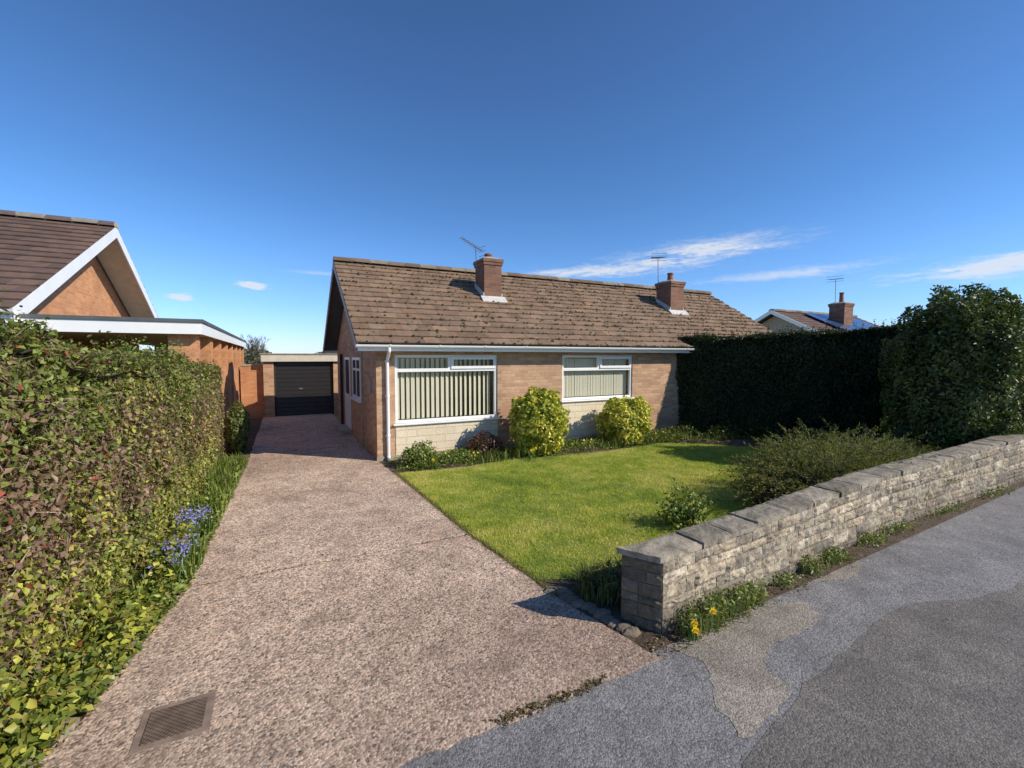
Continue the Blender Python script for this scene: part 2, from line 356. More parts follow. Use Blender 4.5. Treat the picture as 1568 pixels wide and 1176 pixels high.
mb=MB(); mb.poly([(-2.4,2.27,.006),(1.59,2.27,.006),(1.59,18,.006),(-2.4,18,.006)],'soil'); mb.make('border_soil')
LX=[(2.25,-1.5),(2.8,-1.25),(3.35,-1.08),(5,-.80),(11.5,-.6),(18.2,-.52)]
RX=[(2.25,2.30),(3.4,2.08),(4.9,1.93),(8.1,1.80),(9.3,1.71),(18.2,1.71)]
def ip(T,y): return float(np.interp(y,[a for a,_ in T],[b for _,b in T]))
mb=MB(); r=random.Random(5)
cuts=[2.25,4.93,7.9,11.2,14.6,18.1]
for a,b in zip(cuts[:-1],cuts[1:]):
    a2=a+.017 if a>2.3 else a; ys=np.linspace(a2,b-.017,20)
    left=[(ip(LX,y)+r.uniform(-.02,.02),y,.018) for y in ys]; right=[(ip(RX,y)+r.uniform(-.012,.012),y,.018) for y in ys]
    bot=[(x,ys[0]+(r.uniform(-.02,.02) if a<2.3 else r.uniform(-.005,.008)),.018) for x in np.linspace(left[0][0],right[0][0],40)[1:-1]]
    top=[(x,ys[-1]+r.uniform(-.008,.005),.018) for x in np.linspace(right[-1][0],left[-1][0],40)[1:-1]]
    ring=[left[0]]+bot+right+top+left[::-1][:-1]
    mb.poly(ring,'drive')
    n=len(ring)
    for i in range(n):
        p=ring[i];q=ring[(i+1)%n]; mb.poly([(p[0],p[1],-.03),(q[0],q[1],-.03),q,p],'drive')
mb.make('driveway')
mb=MB(); mb.box(-.76,-.40,2.94,3.28,.0,.021,'cover_frame'); mb.box(-.72,-.44,2.98,3.24,.01,.026,'iron')
mb.make('drain_cover',None,.002)
# ================================================================= LAWN
LP=[(1.86,8.1),(1.97,4.9),(2.12,3.62),(2.45,3.45),(3.2,3.42),(4.2,3.5),(5.4,3.75),(7.2,4.6),(8.6,4.7),(9.8,5.6),(9.95,6.4),(9.2,7.4),(8.4,8.1),(6,8.0),(4,8.15),(3,8.05)]
e=empty('lawn'); mb=MB(); mb.poly(jit_poly(LP,.1,.02,.016,6),'grass'); mb.make('turf',e)
def inpoly(x,y,P):
    ins=np.zeros(len(x),bool); n=len(P)
    for i in range(n):
        x1,y1=P[i];x2,y2=P[(i+1)%n]
        c=((y1>y)!=(y2>y))&(x<(x2-x1)*(y-y1)/(y2-y1+1e-12)+x1); ins^=c
    return ins
n=320000; u=rng.random(n); x=1.8+8.3*u**1.25; y=3.35+4.9*rng.random(n); k=inpoly(x+rng.normal(size=n)*.015,y+rng.normal(size=n)*.015,LP); x=x[k];y=y[k]
P=np.stack([x,y,np.full(len(x),.014)],1)
k=(vnoise(P,5.5,77)+.35*rng.random(len(P))>.26); P=P[k]; x=x[k]; y=y[k]
t=.40*vnoise(P,.9,3)+.40*vnoise(P,4.5,4)+.3*vnoise(P,13,14)+.2*rng.random(len(x)); t=(t-.33)/.56
C=pal([(.20,.29,.04),(.33,.42,.06),(.48,.52,.09),(.68,.62,.20)],t)*(.65+.7*rng.random(len(x)))[:,None]
hh=.020+.024*vnoise(P,3.1,90); V,F,C2=blades(P,1.0,.008,C,1.4)
V=V.reshape(-1,3,3); base=P; V[:,2]=base+(V[:,2]-base)*hh[:,None]; V=V.reshape(-1,3)
np_mesh('grass_blades',V,F,C2,'leafdry',e)
# ================================================================= ROOF TILES
def tiles(mb,x0,x1,ye,ze,yr,zr,gauge=.30,tw=.33,cols=None,seed=1,moss=0,mossmb=None):
    r=random.Random(seed); U=Vector((0,yr-ye,zr-ze)); L=U.length; U.normalize(); Nn=Vector((0,-U.z,U.y)); 
    if Nn.z<0: Nn=-Nn
    rows=int(round(L/gauge)); g_=L/rows; O=Vector((0,ye,ze))
    for i in range(rows):
        off=(tw/2 if i%2 else 0); x=x0-off; wob=r.uniform(-.003,.003)
        while x<x1:
            a=max(x,x0)+.002;b=min(x+tw,x1)-.002; x+=tw
            if b-a<.03: continue
            s0=i*g_-.015+r.uniform(-.004,.004); s1=(i+1)*g_+.03; nb=.041+wob+r.uniform(-.003,.003); nt_=.014
            if i==rows-1: s1=L
            p=[]
            for th in(-.02,0):
                p+=[O+U*s0+Nn*(nb+th),O+U*s0+Nn*(nb+th),O+U*s1+Nn*(nt_+th),O+U*s1+Nn*(nt_+th)]
            xs=[a,b,b,a]*2; p=[(xs[q],p[q].y,p[q].z) for q in range(8)]
            cc=r.choice(cols); f=r.uniform(.86,1.12); mb.hexa(p,'tile',(cc[0]*f,cc[1]*f,cc[2]*f))
    if moss:
        for _ in range(moss):
            i=r.randrange(rows); xx=r.uniform(x0,x1)
            if r.random()>.30+.7*(xx-x0)/(x1-x0): continue
            s=i*g_-.01+ (0 if r.random()<.7 else r.random()*g_); c=O+U*s+Nn*.04; c.x=xx; R=r.uniform(.012,.04)
            base=[]; 
            for q in range(6):
                an=q*math.pi/3; v=Vector((1,0,0))*math.cos(an)*R*r.uniform(.8,1.4)+U*math.sin(an)*R*r.uniform(.6,1.1); base.append(c+v)
            top=c+Nn*R*.9; col=r.choice([(.06,.06,.025),(.10,.09,.035),(.04,.04,.025),(.13,.12,.06)])
            for q in range(6): mossmb.poly([base[q],base[(q+1)%6],top],'moss',col)
def ridge(mb,x0,x1,y,z,R=.12,seed=2,cols=((.16,.105,.07),(.2,.14,.10),(.26,.22,.16))):
    r=random.Random(seed); x=x0
    while x<x1-.05:
        b=min(x+.45,x1); c=r.choice(cols); dz=r.uniform(-.006,.006); rows=[]
        for xx,rr in((x+.006,R),(b-.006,R*1.0)):
            rows.append([(xx,y+rr*1.25*math.cos(a),z+dz-.03+rr*math.sin(a)) for a in np.linspace(0,math.pi,9)])
        mb.grid(rows,'tile',c); mb.poly(rows[0],'cement'); mb.poly(rows[1][::-1],'cement'); 
        mb.box(b-.012,b+.012,y-.12,y+.12,z-.05,z+.055,'cement'); x=b
TC=[(.245,.155,.095),(.225,.14,.085),(.265,.17,.105),(.205,.13,.082),(.24,.16,.105)]
TC2=[(.155,.095,.07),(.135,.083,.062),(.17,.105,.078),(.125,.08,.062)]
def slab(mb,x0,x1,ya,za,yb,zb,t,mat):
    mb.hexa([(x0,ya,za-t),(x1,ya,za-t),(x1,yb,zb-t),(x0,yb,zb-t),(x0,ya,za),(x1,ya,za),(x1,yb,zb),(x0,yb,zb)],mat)
# ================================================================= MAIN HOUSE
H=empty('brick_house')
X0,X1,YF,YB=1.72,14.75,9.34,16.02; YE,ZE,YR,ZR=9.04,2.37,12.68,4.56
W1=(2.09,4.39,.74,2.15); W2=(6.13,8.34,1.04,2.15); W3=(10.2,12.4,1.04,2.15)
mb=MB(); zt=2.30
xs=X0
for (a,b,c,d) in(W1,W2,W3):
    mb.box(xs,a,YF,YF+.25,0,zt,'brick'); mb.box(a,b,YF,YF+.25,0,c-.03,'brick'); mb.box(a,b,YF,YF+.25,d,zt,'brick'); xs=b
mb.box(xs,X1,YF,YF+.25,0,zt,'brick')
mb.box(X0,X0+.25,YF+.25,YB,0,zt,'brick'); mb.box(X1-.25,X1,YF+.25,YB,0,zt,'brick'); mb.box(X0+.25,X1-.25,YB-.25,YB,0,zt,'brick')
sl=(ZR-ZE)/(YR-YE)
for xx in(X0+.002,X1-.252):
    za=ZE+(YF-YE)*sl-.12
    pts=[(YF+.003,zt-.01),(YF+.003,za),(YR,ZR-.14),(YB-.003,za),(YB-.003,zt-.01)]
    mb.poly([(xx,p[0],p[1]) for p in pts][::-1],'brick'); mb.poly([(xx+.25,p[0],p[1]) for p in pts],'brick')
mb.box(2.09,4.39,YF-.012,YF-.001,.10,.70,'panel'); mb.box(6.13,8.34,YF-.012,YF-.001,.10,1.0,'panel'); mb.box(10.2,12.4,YF-.012,YF-.001,.10,1.0,'panel')
mb.box(X0-.015,X1,YF-.02,YF-.0005,0,.095,'cement')
mb.make('walls',H)
mb=MB(); mo=MB()
RX0,RX1=1.31,15.16
tiles(mb,RX0,RX1,YE-.02,ZE,YR,ZR,.265,.33,TC,1,3600,mo); tiles(mb,RX0,RX1,2*YR-YE,ZE,YR,ZR,.30,.33,TC,2)
ridge(mb,RX0,RX1,YR,ZR+.04); mb.make('roof_tiles',H); mo.make('roof_moss',H)
mb=MB(); slab(mb,RX0+.03,RX1-.03,YE,ZE,YR,ZR,.07,'felt'); slab(mb,RX0+.03,RX1-.03,2*YR-YE,ZE,YR+.002,ZR,.07,'felt')
mb.make('roof_deck',H)
mb=MB()
for xx in(RX0-.005,RX1-.02):
    for sgn in(0,1):
        ya,yb=(YE,YR) if not sgn else (2*YR-YE,YR)
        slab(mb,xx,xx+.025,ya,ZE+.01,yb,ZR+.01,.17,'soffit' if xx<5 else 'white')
mb.box(RX0,RX1,YE+.0,YE+.022,ZE-.15,ZE-.01,'white'); mb.box(RX0,RX1,2*YR-YE-.022,2*YR-YE,ZE-.15,ZE-.01,'white')
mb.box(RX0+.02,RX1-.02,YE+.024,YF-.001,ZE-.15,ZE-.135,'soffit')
mb.make('fascia_boards',H)
mb=MB()
rows=[]
for xx in(RX0-.02,RX1+.02): rows.append([(xx,YE-.052+.052*math.cos(a),ZE-.03+.058*math.sin(a)) for a in np.linspace(math.pi,2*math.pi,9)])
mb.grid(rows,'white'); rows2=[[(p[0],(p[1]-(YE-.052))*.9+YE-.052,(p[2]-ZE+.03)*.9+ZE-.03) for p in r_] for r_ in rows]; mb.grid(rows2,'white')
mb.poly(rows[0],'white'); mb.poly(rows[1],'white')
for xx in np.arange(RX0+.6,RX1,1.0): mb.box(xx,xx+.03,YE-.11,YE-.001,ZE-.045,ZE-.022,'white')
px=1.93
mb.tube((px-.02,YE-.05,ZE-.08),(px-.02,YE-.05,ZE-.16),.034,'white',12); mb.tube((px-.02,YE-.05,ZE-.15),(px,YF-.05,ZE-.34),.034,'white',12)
mb.tube((px,YF-.05,ZE-.33),(px,YF-.05,.05),.034,'white',12); mb.tube((px,YF-.05,.1),(px,YF-.16,.02),.036,'white',12)
for z in(.5,1.3,2.0): mb.tube((px,YF-.05,z),(px,YF-.05,z+.04),.041,'white',12); mb.box(px-.05,px+.05,YF-.03,YF-.001,z+.005,z+.035,'white')
mb.make('gutter_and_downpipe',H,0,False)
def window(name,x0,x1,z0,z1,trans,mull,openers,seed,parent,dens=.098,ang=50,wd=.045,gapx=None):
    y=YF+.03; mb=MB(); f=.06
    mb.box(x0,x1,y,y+.07,z0,z0+f,'white'); mb.box(x0,x1,y,y+.07,z1-f,z1,'white')
    mb.box(x0,x0+f,y,y+.07,z0+f,z1-f,'white'); mb.box(x1-f,x1,y,y+.07,z0+f,z1-f,'white')
    mb.box(x0+f,x1-f,y,y+.07,trans-.035,trans+.035,'white')
    mb.box(mull-.035,mull+.035,y,y+.07,trans+.035,z1-f,'white')
    for a,b in openers:
        c,d=trans+.02,z1-.04
        mb.box(a,b,y-.025,y-.001,c,c+.06,'white');mb.box(a,b,y-.025,y-.001,d-.06,d,'white');mb.box(a,a+.06,y-.025,y-.001,c+.06,d-.06,'white');mb.box(b-.06,b,y-.025,y-.001,c+.06,d-.06,'white')
    mb.box(x0-.05,x1+.05,YF-.06,y-.002,z0-.035,z0-.004,'white')
    mb.make(name+'_frame',parent,.004)
    mb=MB(); mb.poly([(x0+.02,y+.03,z0+.02),(x1-.02,y+.03,z0+.02),(x1-.02,y+.03,z1-.02),(x0+.02,y+.03,z1-.02)],'glass'); mb.make(name+'_glass',parent)
    mb=MB(); r=random.Random(seed)
    yb=YF+1.6
    mb.poly([(x0-.4,yb,0),(x1+.4,yb,0),(x1+.4,yb,2.3),(x0-.4,yb,2.3)],'room')
    mb.poly([(x0-.1,YF+.26,0.0),(x0-.1,yb,0),(x0-.1,yb,2.3),(x0-.1,YF+.26,2.3)],'room'); mb.poly([(x1+.4,YF+.26,0.0),(x1+.4,yb,0),(x1+.4,yb,2.3),(x1+.4,YF+.26,2.3)],'room')
    mb.poly([(x0-.1,YF+.26,.02),(x1+.4,YF+.26,.02),(x1+.4,yb,.02),(x0-.1,yb,.02)],'room'); mb.poly([(x0-.1,YF+.26,2.28),(x1+.4,YF+.26,2.28),(x1+.4,yb,2.28),(x0-.1,yb,2.28)],'room')
    mb.make(name+'_room',parent)
    mb=MB(); xx=x0+.09; yc=YF+.16
    while xx<x1-.07:
        an=ang
        if gapx and xx>gapx: an=ang+10
        a=math.radians(an+r.uniform(-7,7)); dx=wd*math.cos(a);dy=wd*math.sin(a)
        mb.box(xx-.002,xx+.002,yc-.01,yc+.01,z1-.09,z1-.06,'blind')
        mb.grid([[(xx-dx,yc-dy,z0+.07),(xx+.004,yc-.004,z0+.07),(xx+dx,yc+dy,z0+.07)],[(xx-dx,yc-dy,z1-.08),(xx+.004,yc-.004,z1-.08),(xx+dx,yc+dy,z1-.08)]],'blind')
        xx+=dens*(1+r.uniform(-.05,.05))
    mb.box(x0+.05,x1-.05,yc-.025,yc+.025,z1-.06,z1-.02,'white')
    mb.make(name+'_vertical_blinds',parent)
window('window_lounge',*W1,1.83,3.27,[(3.30,4.35)],3,H,.108,24,.048,3.3)
window('window_bedroom',*W2,1.80,7.25,[(7.28,8.30)],5,H,.083,7,.046)
window('window_far',*W3,1.80,11.3,[(10.24,11.27)],6,H,.085,12)
mb=MB(); x=X0
def sideframe(y0,y1,z0,z1,bars=(),zb=()):
    mb.box(x-.03,x-.001,y0,y1,z0,z0+.07,'white');mb.box(x-.03,x-.001,y0,y1,z1-.07,z1,'white');mb.box(x-.03,x-.001,y0,y0+.07,z0+.07,z1-.07,'white');mb.box(x-.03,x-.001,y1-.07,y1,z0+.07,z1-.07,'white')
    for b in bars: mb.box(x-.028,x-.001,b-.03,b+.03,z0+.07,z1-.07,'white')
    for b in zb: mb.box(x-.027,x-.001,y0+.07,y1-.07,b-.03,b+.03,'white')
    mb.box(x-.012,x-.002,y0+.07,y1-.07,z0+.07,z1-.07,'dark')
sideframe(11.2,12.5,1.08,2.1,(11.85,),(1.8,)); mb.box(x-.09,x-.001,11.15,12.55,1.03,1.075,'white')
sideframe(13.0,14.0,.05,2.1,(),(1.05,)); mb.box(x-.02,x-.003,13.07,13.93,.12,1.02,'white')
mb.box(x-.3,x-.001,12.9,14.1,0,.14,'cement')
mb.make('side_door_and_window',H,.003)
mb=MB(); mb.box(X0-.05,X0-.001,9.85,10.1,1.35,1.65,'soffit'); mb.make('meter_box',H,.006)
mb=MB(); mb.tube((X0-.05,14.6,0),(X0-.05,14.6,2.2),.04,'dark',10); mb.make('soil_pipe',H)
def chimney(x0,x1,y0,y1,zb,zt,name,parent,pot=.22,flash=True):
    mb=MB(); mb.box(x0,x1,y0,y1,zb-.6,zt-.16,'brick_red'); mb.box(x0-.025,x1+.025,y0-.025,y1+.025,zt-.16,zt-.085,'brick_red'); mb.box(x0-.045,x1+.045,y0-.045,y1+.045,zt-.085,zt,'brick_red')
    mb.hexa([(x0-.03,y0-.03,zt),(x1+.03,y0-.03,zt),(x1+.03,y1+.03,zt),(x0-.03,y1+.03,zt),(x0+.12,y0+.12,zt+.07),(x1-.12,y0+.12,zt+.07),(x1-.12,y1-.12,zt+.07),(x0+.12,y1-.12,zt+.07)],'cement')
    cx,cy=(x0+x1)/2,(y0+y1)/2
    mb.tube((cx,cy,zt+.04),(cx,cy,zt+.07+pot),.10,'terracotta',14,.085); mb.tube((cx,cy,zt+.05+pot),(cx,cy,zt+.1+pot),.105,'terracotta',14); mb.tube((cx,cy,zt+.101+pot),(cx,cy,zt+.104+pot),.08,'dark',14)
    if flash:
        a,b,c,d=x0-.10,x1+.10,y0-.16,y0-.003
        za=ZE+(c-YE)*sl+.062; zb2=ZE+(d-YE)*sl+.066
        mb.hexa([(a,c,za-.02),(b,c,za-.02),(b,d,zb2-.02),(a,d,zb2-.02),(a,c,za),(b,c,za),(b,d,zb2+.05),(a,d,zb2+.05)],'lead')
        for xa,xb in((x0-.025,x0-.002),(x1+.002,x1+.025)):
            za=ZE+(y0-YE)*sl+.04; zc=ZE+(y1-YE)*sl+.04
            mb.hexa([(xa,y0,za),(xb,y0,za),(xb,y1,zc),(xa,y1,zc),(xa,y0,za+.15),(xb,y0,za+.15),(xb,y1,zc+.13),(xa,y1,zc+.13)],'lead')
    mb.make(name,parent,.004)
chimney(4.83,5.33,11.07,11.68,3.6,4.68,'chimney_stack',H,.08)
chimney(11.35,11.92,10.96,11.6,3.55,4.56,'chimney_stack_far',H,.22)
def aerial(name,p,h,boom,n,tilt,parent,az=0.3,el=.35):
    mb=MB(); p=Vector(p); top=p+Vector((-.04,0,h)); mb.tube(p,top,.014,'metal',6)
    d=Vector((math.cos(az),math.sin(az),tilt)).normalized(); s=Vector((-math.sin(az),math.cos(az),0)); a=top-d*boom*.35; mb.tube(a,a+d*boom,.012,'metal',6)
    for i in range(n):
        q=a+d*boom*i/(n-1); L=el*(1-.4*i/n); mb.tube(q-s*L/2,q+s*L/2,.007,'metal',5)
        if i==0:
            for k in(-.12,.12): mb.tube(q+Vector((0,0,k))-s*L/2,q+Vector((0,0,k))+s*L/2,.007,'metal',5)
    mb.make(name,parent)
aerial('tv_aerial',(4.80,11.5,4.5),.55,.7,10,.4,H,math.radians(190),.34)
aerial('tv_aerial_far',(11.33,11.5,4.4),1.0,.4,5,.1,H,math.radians(60),.5)
# ================================================================= GARAGE
G=empty('garage'); mb=MB()
gx0,gx1,gy=-.49,3.0,18.0
mb.box(gx0,gx0+.32,gy,gy+5.5,0,1.97,'brick'); mb.box(1.78,2.1,gy,gy+.3,0,1.97,'brick'); mb.box(2.1,gx1,gy,gy+5.5,0,1.97,'brick'); mb.box(gx0+.32,2.1,gy+5.3,gy+5.5,0,1.97,'brick'); mb.make('walls',G)
mb=MB(); mb.box(gx0-.06,gx1+.1,gy-.1,gy-.07,1.95,2.2,'cream'); mb.box(gx0-.06,gx1+.1,gy-.069,gy+5.6,1.98,2.19,'felt'); mb.box(gx0-.09,gx1+.1,gy-.13,gy+5.6,2.2,2.235,'cement'); mb.make('flat_roof',G)
mb=MB()
mb.box(gx0+.32,gx0+.38,gy+.05,gy+.13,0,1.95,'dark');mb.box(1.72,1.78,gy+.05,gy+.13,0,1.95,'dark')
for i in range(13):
    z=.02+i*.148; mb.box(gx0+.38,1.72,gy+.09,gy+.12,z,z+.14,'black_door'); mb.box(gx0+.38,1.72,gy+.105,gy+.125,z+.14,z+.148,'dark')
mb.box(.62,.74,gy+.07,gy+.089,.95,1.0,'metal')
mb.make('garage_door',G,.004)
# ================================================================= NEIGHBOUR HOUSE + CARPORT
NH=empty('neighbour_house'); mb=MB()
nyE,nzE,nyR,nzR=8.93,2.78,13.9,5.13; nyB=2*nyR-nyE; vx=-3.3; wx=-3.95
mb.box(-14,wx,9.4,18.4,0,2.7,'brick_orange'); s2=(nzR-nzE)/(nyR-nyE)
za=nzE+(9.4-nyE)*s2-.12
for xx,fl in((wx-.001,1),(-13.99,0)):
    pts=[(xx,9.4,2.69),(xx,18.4,2.69),(xx,18.4,za),(xx,nyR,nzR-.13),(xx,9.4,za)]; mb.poly(pts if fl else pts[::-1],'brick_orange')
mb.make('walls',NH)
mb=MB(); tiles(mb,-14.4,vx,nyE,nzE,nyR,nzR,.32,.33,TC2,5); tiles(mb,-14.4,vx,nyB,nzE,nyR,nzR,.32,.33,TC2,6); ridge(mb,-14.4,vx,nyR,nzR+.04,.12,4,((.14,.10,.09),(.26,.23,.19))); mb.make('roof_tiles',NH)
mb=MB(); slab(mb,-14.4,vx-.03,nyE,nzE,nyR,nzR,.09,'soffit'); slab(mb,-14.4,vx-.03,nyB,nzE,nyR+.002,nzR,.09,'soffit'); mb.make('roof_deck',NH)
mb=MB()
slab(mb,vx-.03,vx+.0,nyE-.05,nzE-.01,nyR,nzR+.02,.25,'white'); slab(mb,vx-.03,vx+.0,nyB,nzE,nyR+.001,nzR+.02,.25,'white')
slab(mb,vx-.6,vx-.031,nyE,nzE-.16,nyR,nzR-.12,.02,'cream'); slab(mb,vx-.6,vx-.031,nyB,nzE-.16,nyR+.001,nzR-.12,.02,'cream')
mb.box(-14.4,vx,nyE-.03,nyE-.003,nzE-.2,nzE-.01,'white'); mb.box(-14.4,vx,nyE+.02,9.39,nzE-.2,nzE-.18,'cream')
rows=[[(xx,nyE-.09+.055*math.cos(a),nzE-.02+.06*math.sin(a)) for a in np.linspace(math.pi,2*math.pi,9)] for xx in(-14.4,vx+.05)]
mb.grid(rows,'white'); mb.make('barge_boards',NH)
CP=empty('carport'); mb=MB(); cx0,cx1,cy0,cy1=-3.93,-1.12,9.1,20.5
mb.box(cx0,cx1-.03,cy0+.03,cy1,2.50,2.66,'cream'); mb.box(cx0-.8,cx1,cy0,cy0+.028,2.48,2.665,'white'); mb.box(cx1-.028,cx1,cy0+.03,cy1,2.48,2.665,'white')
mb.box(cx0-.8,cx1+.02,cy0-.02,cy1,2.668,2.725,'felt'); mb.make('flat_roof',CP)
mb=MB()
mb.box(-1.62,-1.22,9.3,9.64,0,2.5,'brick_orange')
y=10.9
while y<20.4: mb.box(-1.50,-1.2,y,y+.34,0,2.5,'brick_orange'); y+=1.55
mb.box(-1.44,-1.24,9.64,10.9,0,1.3,'brick_orange'); y=11.24
while y<20: mb.box(-1.44,-1.24,y,min(y+1.21,20.5),0,1.75,'brick_orange'); y+=1.55
mb.box(cx0,-1.5,20.3,20.5,0,2.5,'brick_orange')
mb.make('brick_piers',CP,.004)
mb=MB(); mb.box(-1.19,-.50,18.2,18.42,0,1.8,'brick_orange'); mb.box(-1.19,-.50,18.18,18.44,1.802,1.86,'cement'); mb.make('boundary_brick_wall')
# ================================================================= DISTANT HOUSE
DH=empty('distant_bungalow'); mb=MB()
dx0,dx1,dyr,dzr=21.2,28.5,14.1,4.32; hd=3.4; dze=dzr-hd*.5
mb.box(dx0+.4,dx1-.3,dyr-hd+.4,dyr+hd-.4,0,dze+.05,'brick')
mb.poly([(dx0+.4,dyr-hd+.4,dze),(dx0+.4,dyr+hd-.4,dze),(dx0+.4,dyr,dzr-.15)][::-1],'soffit'); mb.make('walls',DH)
mb=MB(); tiles(mb,dx0,dx1,dyr-hd,dze,dyr,dzr,.32,.4,TC2,8); tiles(mb,dx0,dx1,dyr+hd,dze,dyr,dzr,.32,.4,TC2,9); ridge(mb,dx0,dx1,dyr,dzr+.03); mb.make('roof_tiles',DH)
mb=MB()
slab(mb,dx0-.04,dx0,dyr-hd,dze+.03,dyr,dzr+.05,.18,'white'); slab(mb,dx0-.04,dx0,dyr+hd,dze+.03,dyr+.001,dzr+.05,.18,'white')
slab(mb,dx0,dx1,dyr-hd,dze,dyr,dzr,.06,'felt'); slab(mb,dx0,dx1,dyr+hd,dze,dyr+.001,dzr,.06,'felt'); mb.make('barge_boards',DH)
mb=MB()
for i in range(4):
    for j in range(2):
        xa=dx0+2.0+i*1.02; ya=dyr-.35-j*1.05; yb=ya-1.0
        slab(mb,xa,xa+.99,yb,dzr-(dyr-yb)*.5+.16,ya,dzr-(dyr-ya)*.5+.16,.04,'solar')
mb.make('solar_panels',DH)
chimney(24.35,25.1,12.5,13.2,3.4,4.72,'chimney_stack',DH,.45,False)
aerial('tv_aerial',(24.3,12.9,4.3),1.6,.5,5,.1,DH,math.radians(20),.7)
# ================================================================= GARDEN WALL
GW=empty('garden_wall')
def wy(x): return float(np.interp(x,[2.53,6.4,11.15,18],[2.47,2.78,2.87,2.92]))
def wh(x): return float(np.interp(x,[2.53,12,18],[.61,.80,.84]))
SC=[(.60,.50,.35),(.49,.41,.29),(.66,.56,.41),(.42,.36,.27),(.55,.45,.31),(.34,.29,.22)]
mb=MB(); r=random.Random(11); cp=.055; TH=.27
def block(fn,s0,s1,z0f,z1f,col):
    nx=max(3,int((s1-s0)/.03)); nz=4; rows=[]; tilt=r.uniform(-.008,.008); oo=r.uniform(-.008,.010)
    for j in range(nz+1):
        row=[]
        for i in range(nx+1):
            s=s0+(s1-s0)*i/nx; q=j/nz; e_=min(i,nx-i,j,nz-j); o=(.004+r.uniform(-.003,.005)) if e_==0 else .013+oo+tilt*(q-.5)+r.uniform(-.010,.011)
            x,y,nx_,ny_=fn(s); z=z0f(x)+(z1f(x)-z0f(x))*q+(r.uniform(-.005,.005) if e_==0 else 0); row.append((x+nx_*o,y+ny_*o,z))
        rows.append(row)
    mb.grid(rows,'stone',col)
    ring=[rows[0][i] for i in range(nx+1)]+[rows[j][nx] for j in range(1,nz+1)]+[rows[nz][i] for i in range(nx-1,-1,-1)]+[rows[j][0] for j in range(nz-1,0,-1)]
    sm=(s0+s1)/2; _,_,nx_,ny_=fn(sm)
    for i in range(len(ring)):
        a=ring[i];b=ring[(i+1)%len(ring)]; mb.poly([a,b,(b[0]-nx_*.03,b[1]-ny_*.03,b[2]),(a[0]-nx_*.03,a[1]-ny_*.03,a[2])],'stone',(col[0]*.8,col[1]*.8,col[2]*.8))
def f_front(s):
    x=2.53+s; d=(wy(x+.05)-wy(x-.05))/.1; n=Vector((d,-1)).normalized(); return x,wy(x),n.x,n.y
E0=Vector((2.53,2.47)); E1=Vector((2.37,2.745)); ed=(E1-E0).normalized(); en=Vector((-ed.y,ed.x))
if en.x>0: en=-en
def f_end(s): p=E0+ed*s; return p.x,p.y,en.x,en.y
nc=6; CZ=[0,.155,.34,.49,.68,.83,1.0]
def joint(c,x): return (wh(x)-cp)*CZ[c]+(.009*math.sin(x*1.7+c*2)+.005*math.sin(x*5.3+c) if 0<c<nc else 0)
for c in range(nc):
    zl=lambda x,c=c:joint(c,x)+.003; zh=lambda x,c=c:joint(c+1,x)-.003
    s=0
    while s<15:
        L=r.choice([.12,.18,.24,.3,.36,.42])*r.uniform(.85,1.15)
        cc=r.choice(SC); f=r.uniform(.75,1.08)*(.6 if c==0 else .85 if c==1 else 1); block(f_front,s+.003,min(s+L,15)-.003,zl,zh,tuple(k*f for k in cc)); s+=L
    EL=(E1-E0).length; br=r.choice([.12,.18,.32])
    for a,b in((0,br),(br,EL)):
        if b-a>.03: cc=r.choice(SC); block(f_end,a+.003,b-.003,zl,zh,tuple(k*.38 for k in cc))  # end face stones darkened: shade on that side is painted into the colour
mb.make('stone_blocks',GW)
mb=MB(); xs=[2.53]+list(np.arange(3.0,18,.5))
for a,b in zip(xs[:-1],xs[1:]):
    A=(a+(.006 if a<2.54 else 0),wy(a)+.003);B=(b,wy(b)+.003);Cc=(b,wy(b)+TH);D=(2.376 if a<2.54 else a,wy(a)+TH)
    mb.hexa([(*A,0),(*B,0),(*Cc,0),(*D,0),(*A,wh(a)-cp),(*B,wh(b)-cp),(*Cc,wh(b)-cp),(*D,wh(a)-cp)],'mortar')
mb.make('mortar_core',GW)
mb=MB(); s=2.50; first=True
CC=[(.34,.29,.215),(.28,.24,.18),(.40,.34,.255),(.32,.275,.21)]
while s<17.4:
    L=r.uniform(.38,.62); a,b=s+.003,s+L-.003; la=a-.17 if first else a
    oz=r.uniform(-.006,.009); of=r.uniform(.004,.024); ob=r.uniform(.0,.02); tz=r.uniform(-.012,.012)
    nx=10;nz=6; col=r.choice(CC); f=r.uniform(.8,1.12); col=tuple(k*f for k in col); rows=[]
    for j in range(nz+1):
        row=[]
        for i in range(nx+1):
            q=i/nx; t=j/nz; xl=a+(la-a)*t; x=xl+(b-xl)*q; y=wy(x)-of+(TH+of+ob)*t
            ed_=min(i,nx-i)==0 or min(j,nz-j)==0
            row.append((x+r.uniform(-.003,.003),y+(r.uniform(-.009,.009) if min(j,nz-j)==0 else 0),wh(x)+oz+tz*(q-.5)-(.010 if ed_ else 0)+r.uniform(-.003,.003)))
        rows.append(row)
    mb.grid(rows,'coping',col)
    ring=rows[0]+[rows[j][nx] for j in range(1,nz+1)]+rows[nz][::-1][1:]+[rows[j][0] for j in range(nz-1,0,-1)]
    for i in range(len(ring)):
        p=ring[i];q=ring[(i+1)%len(ring)]; mb.poly([p,q,(q[0],q[1],wh(q[0])-cp+.003),(p[0],p[1],wh(p[0])-cp+.003)],'coping',tuple(k*1.1 for k in col))
    s+=L; first=False
mb.make('coping_stones',GW)
mb=MB(); r=random.Random(21)
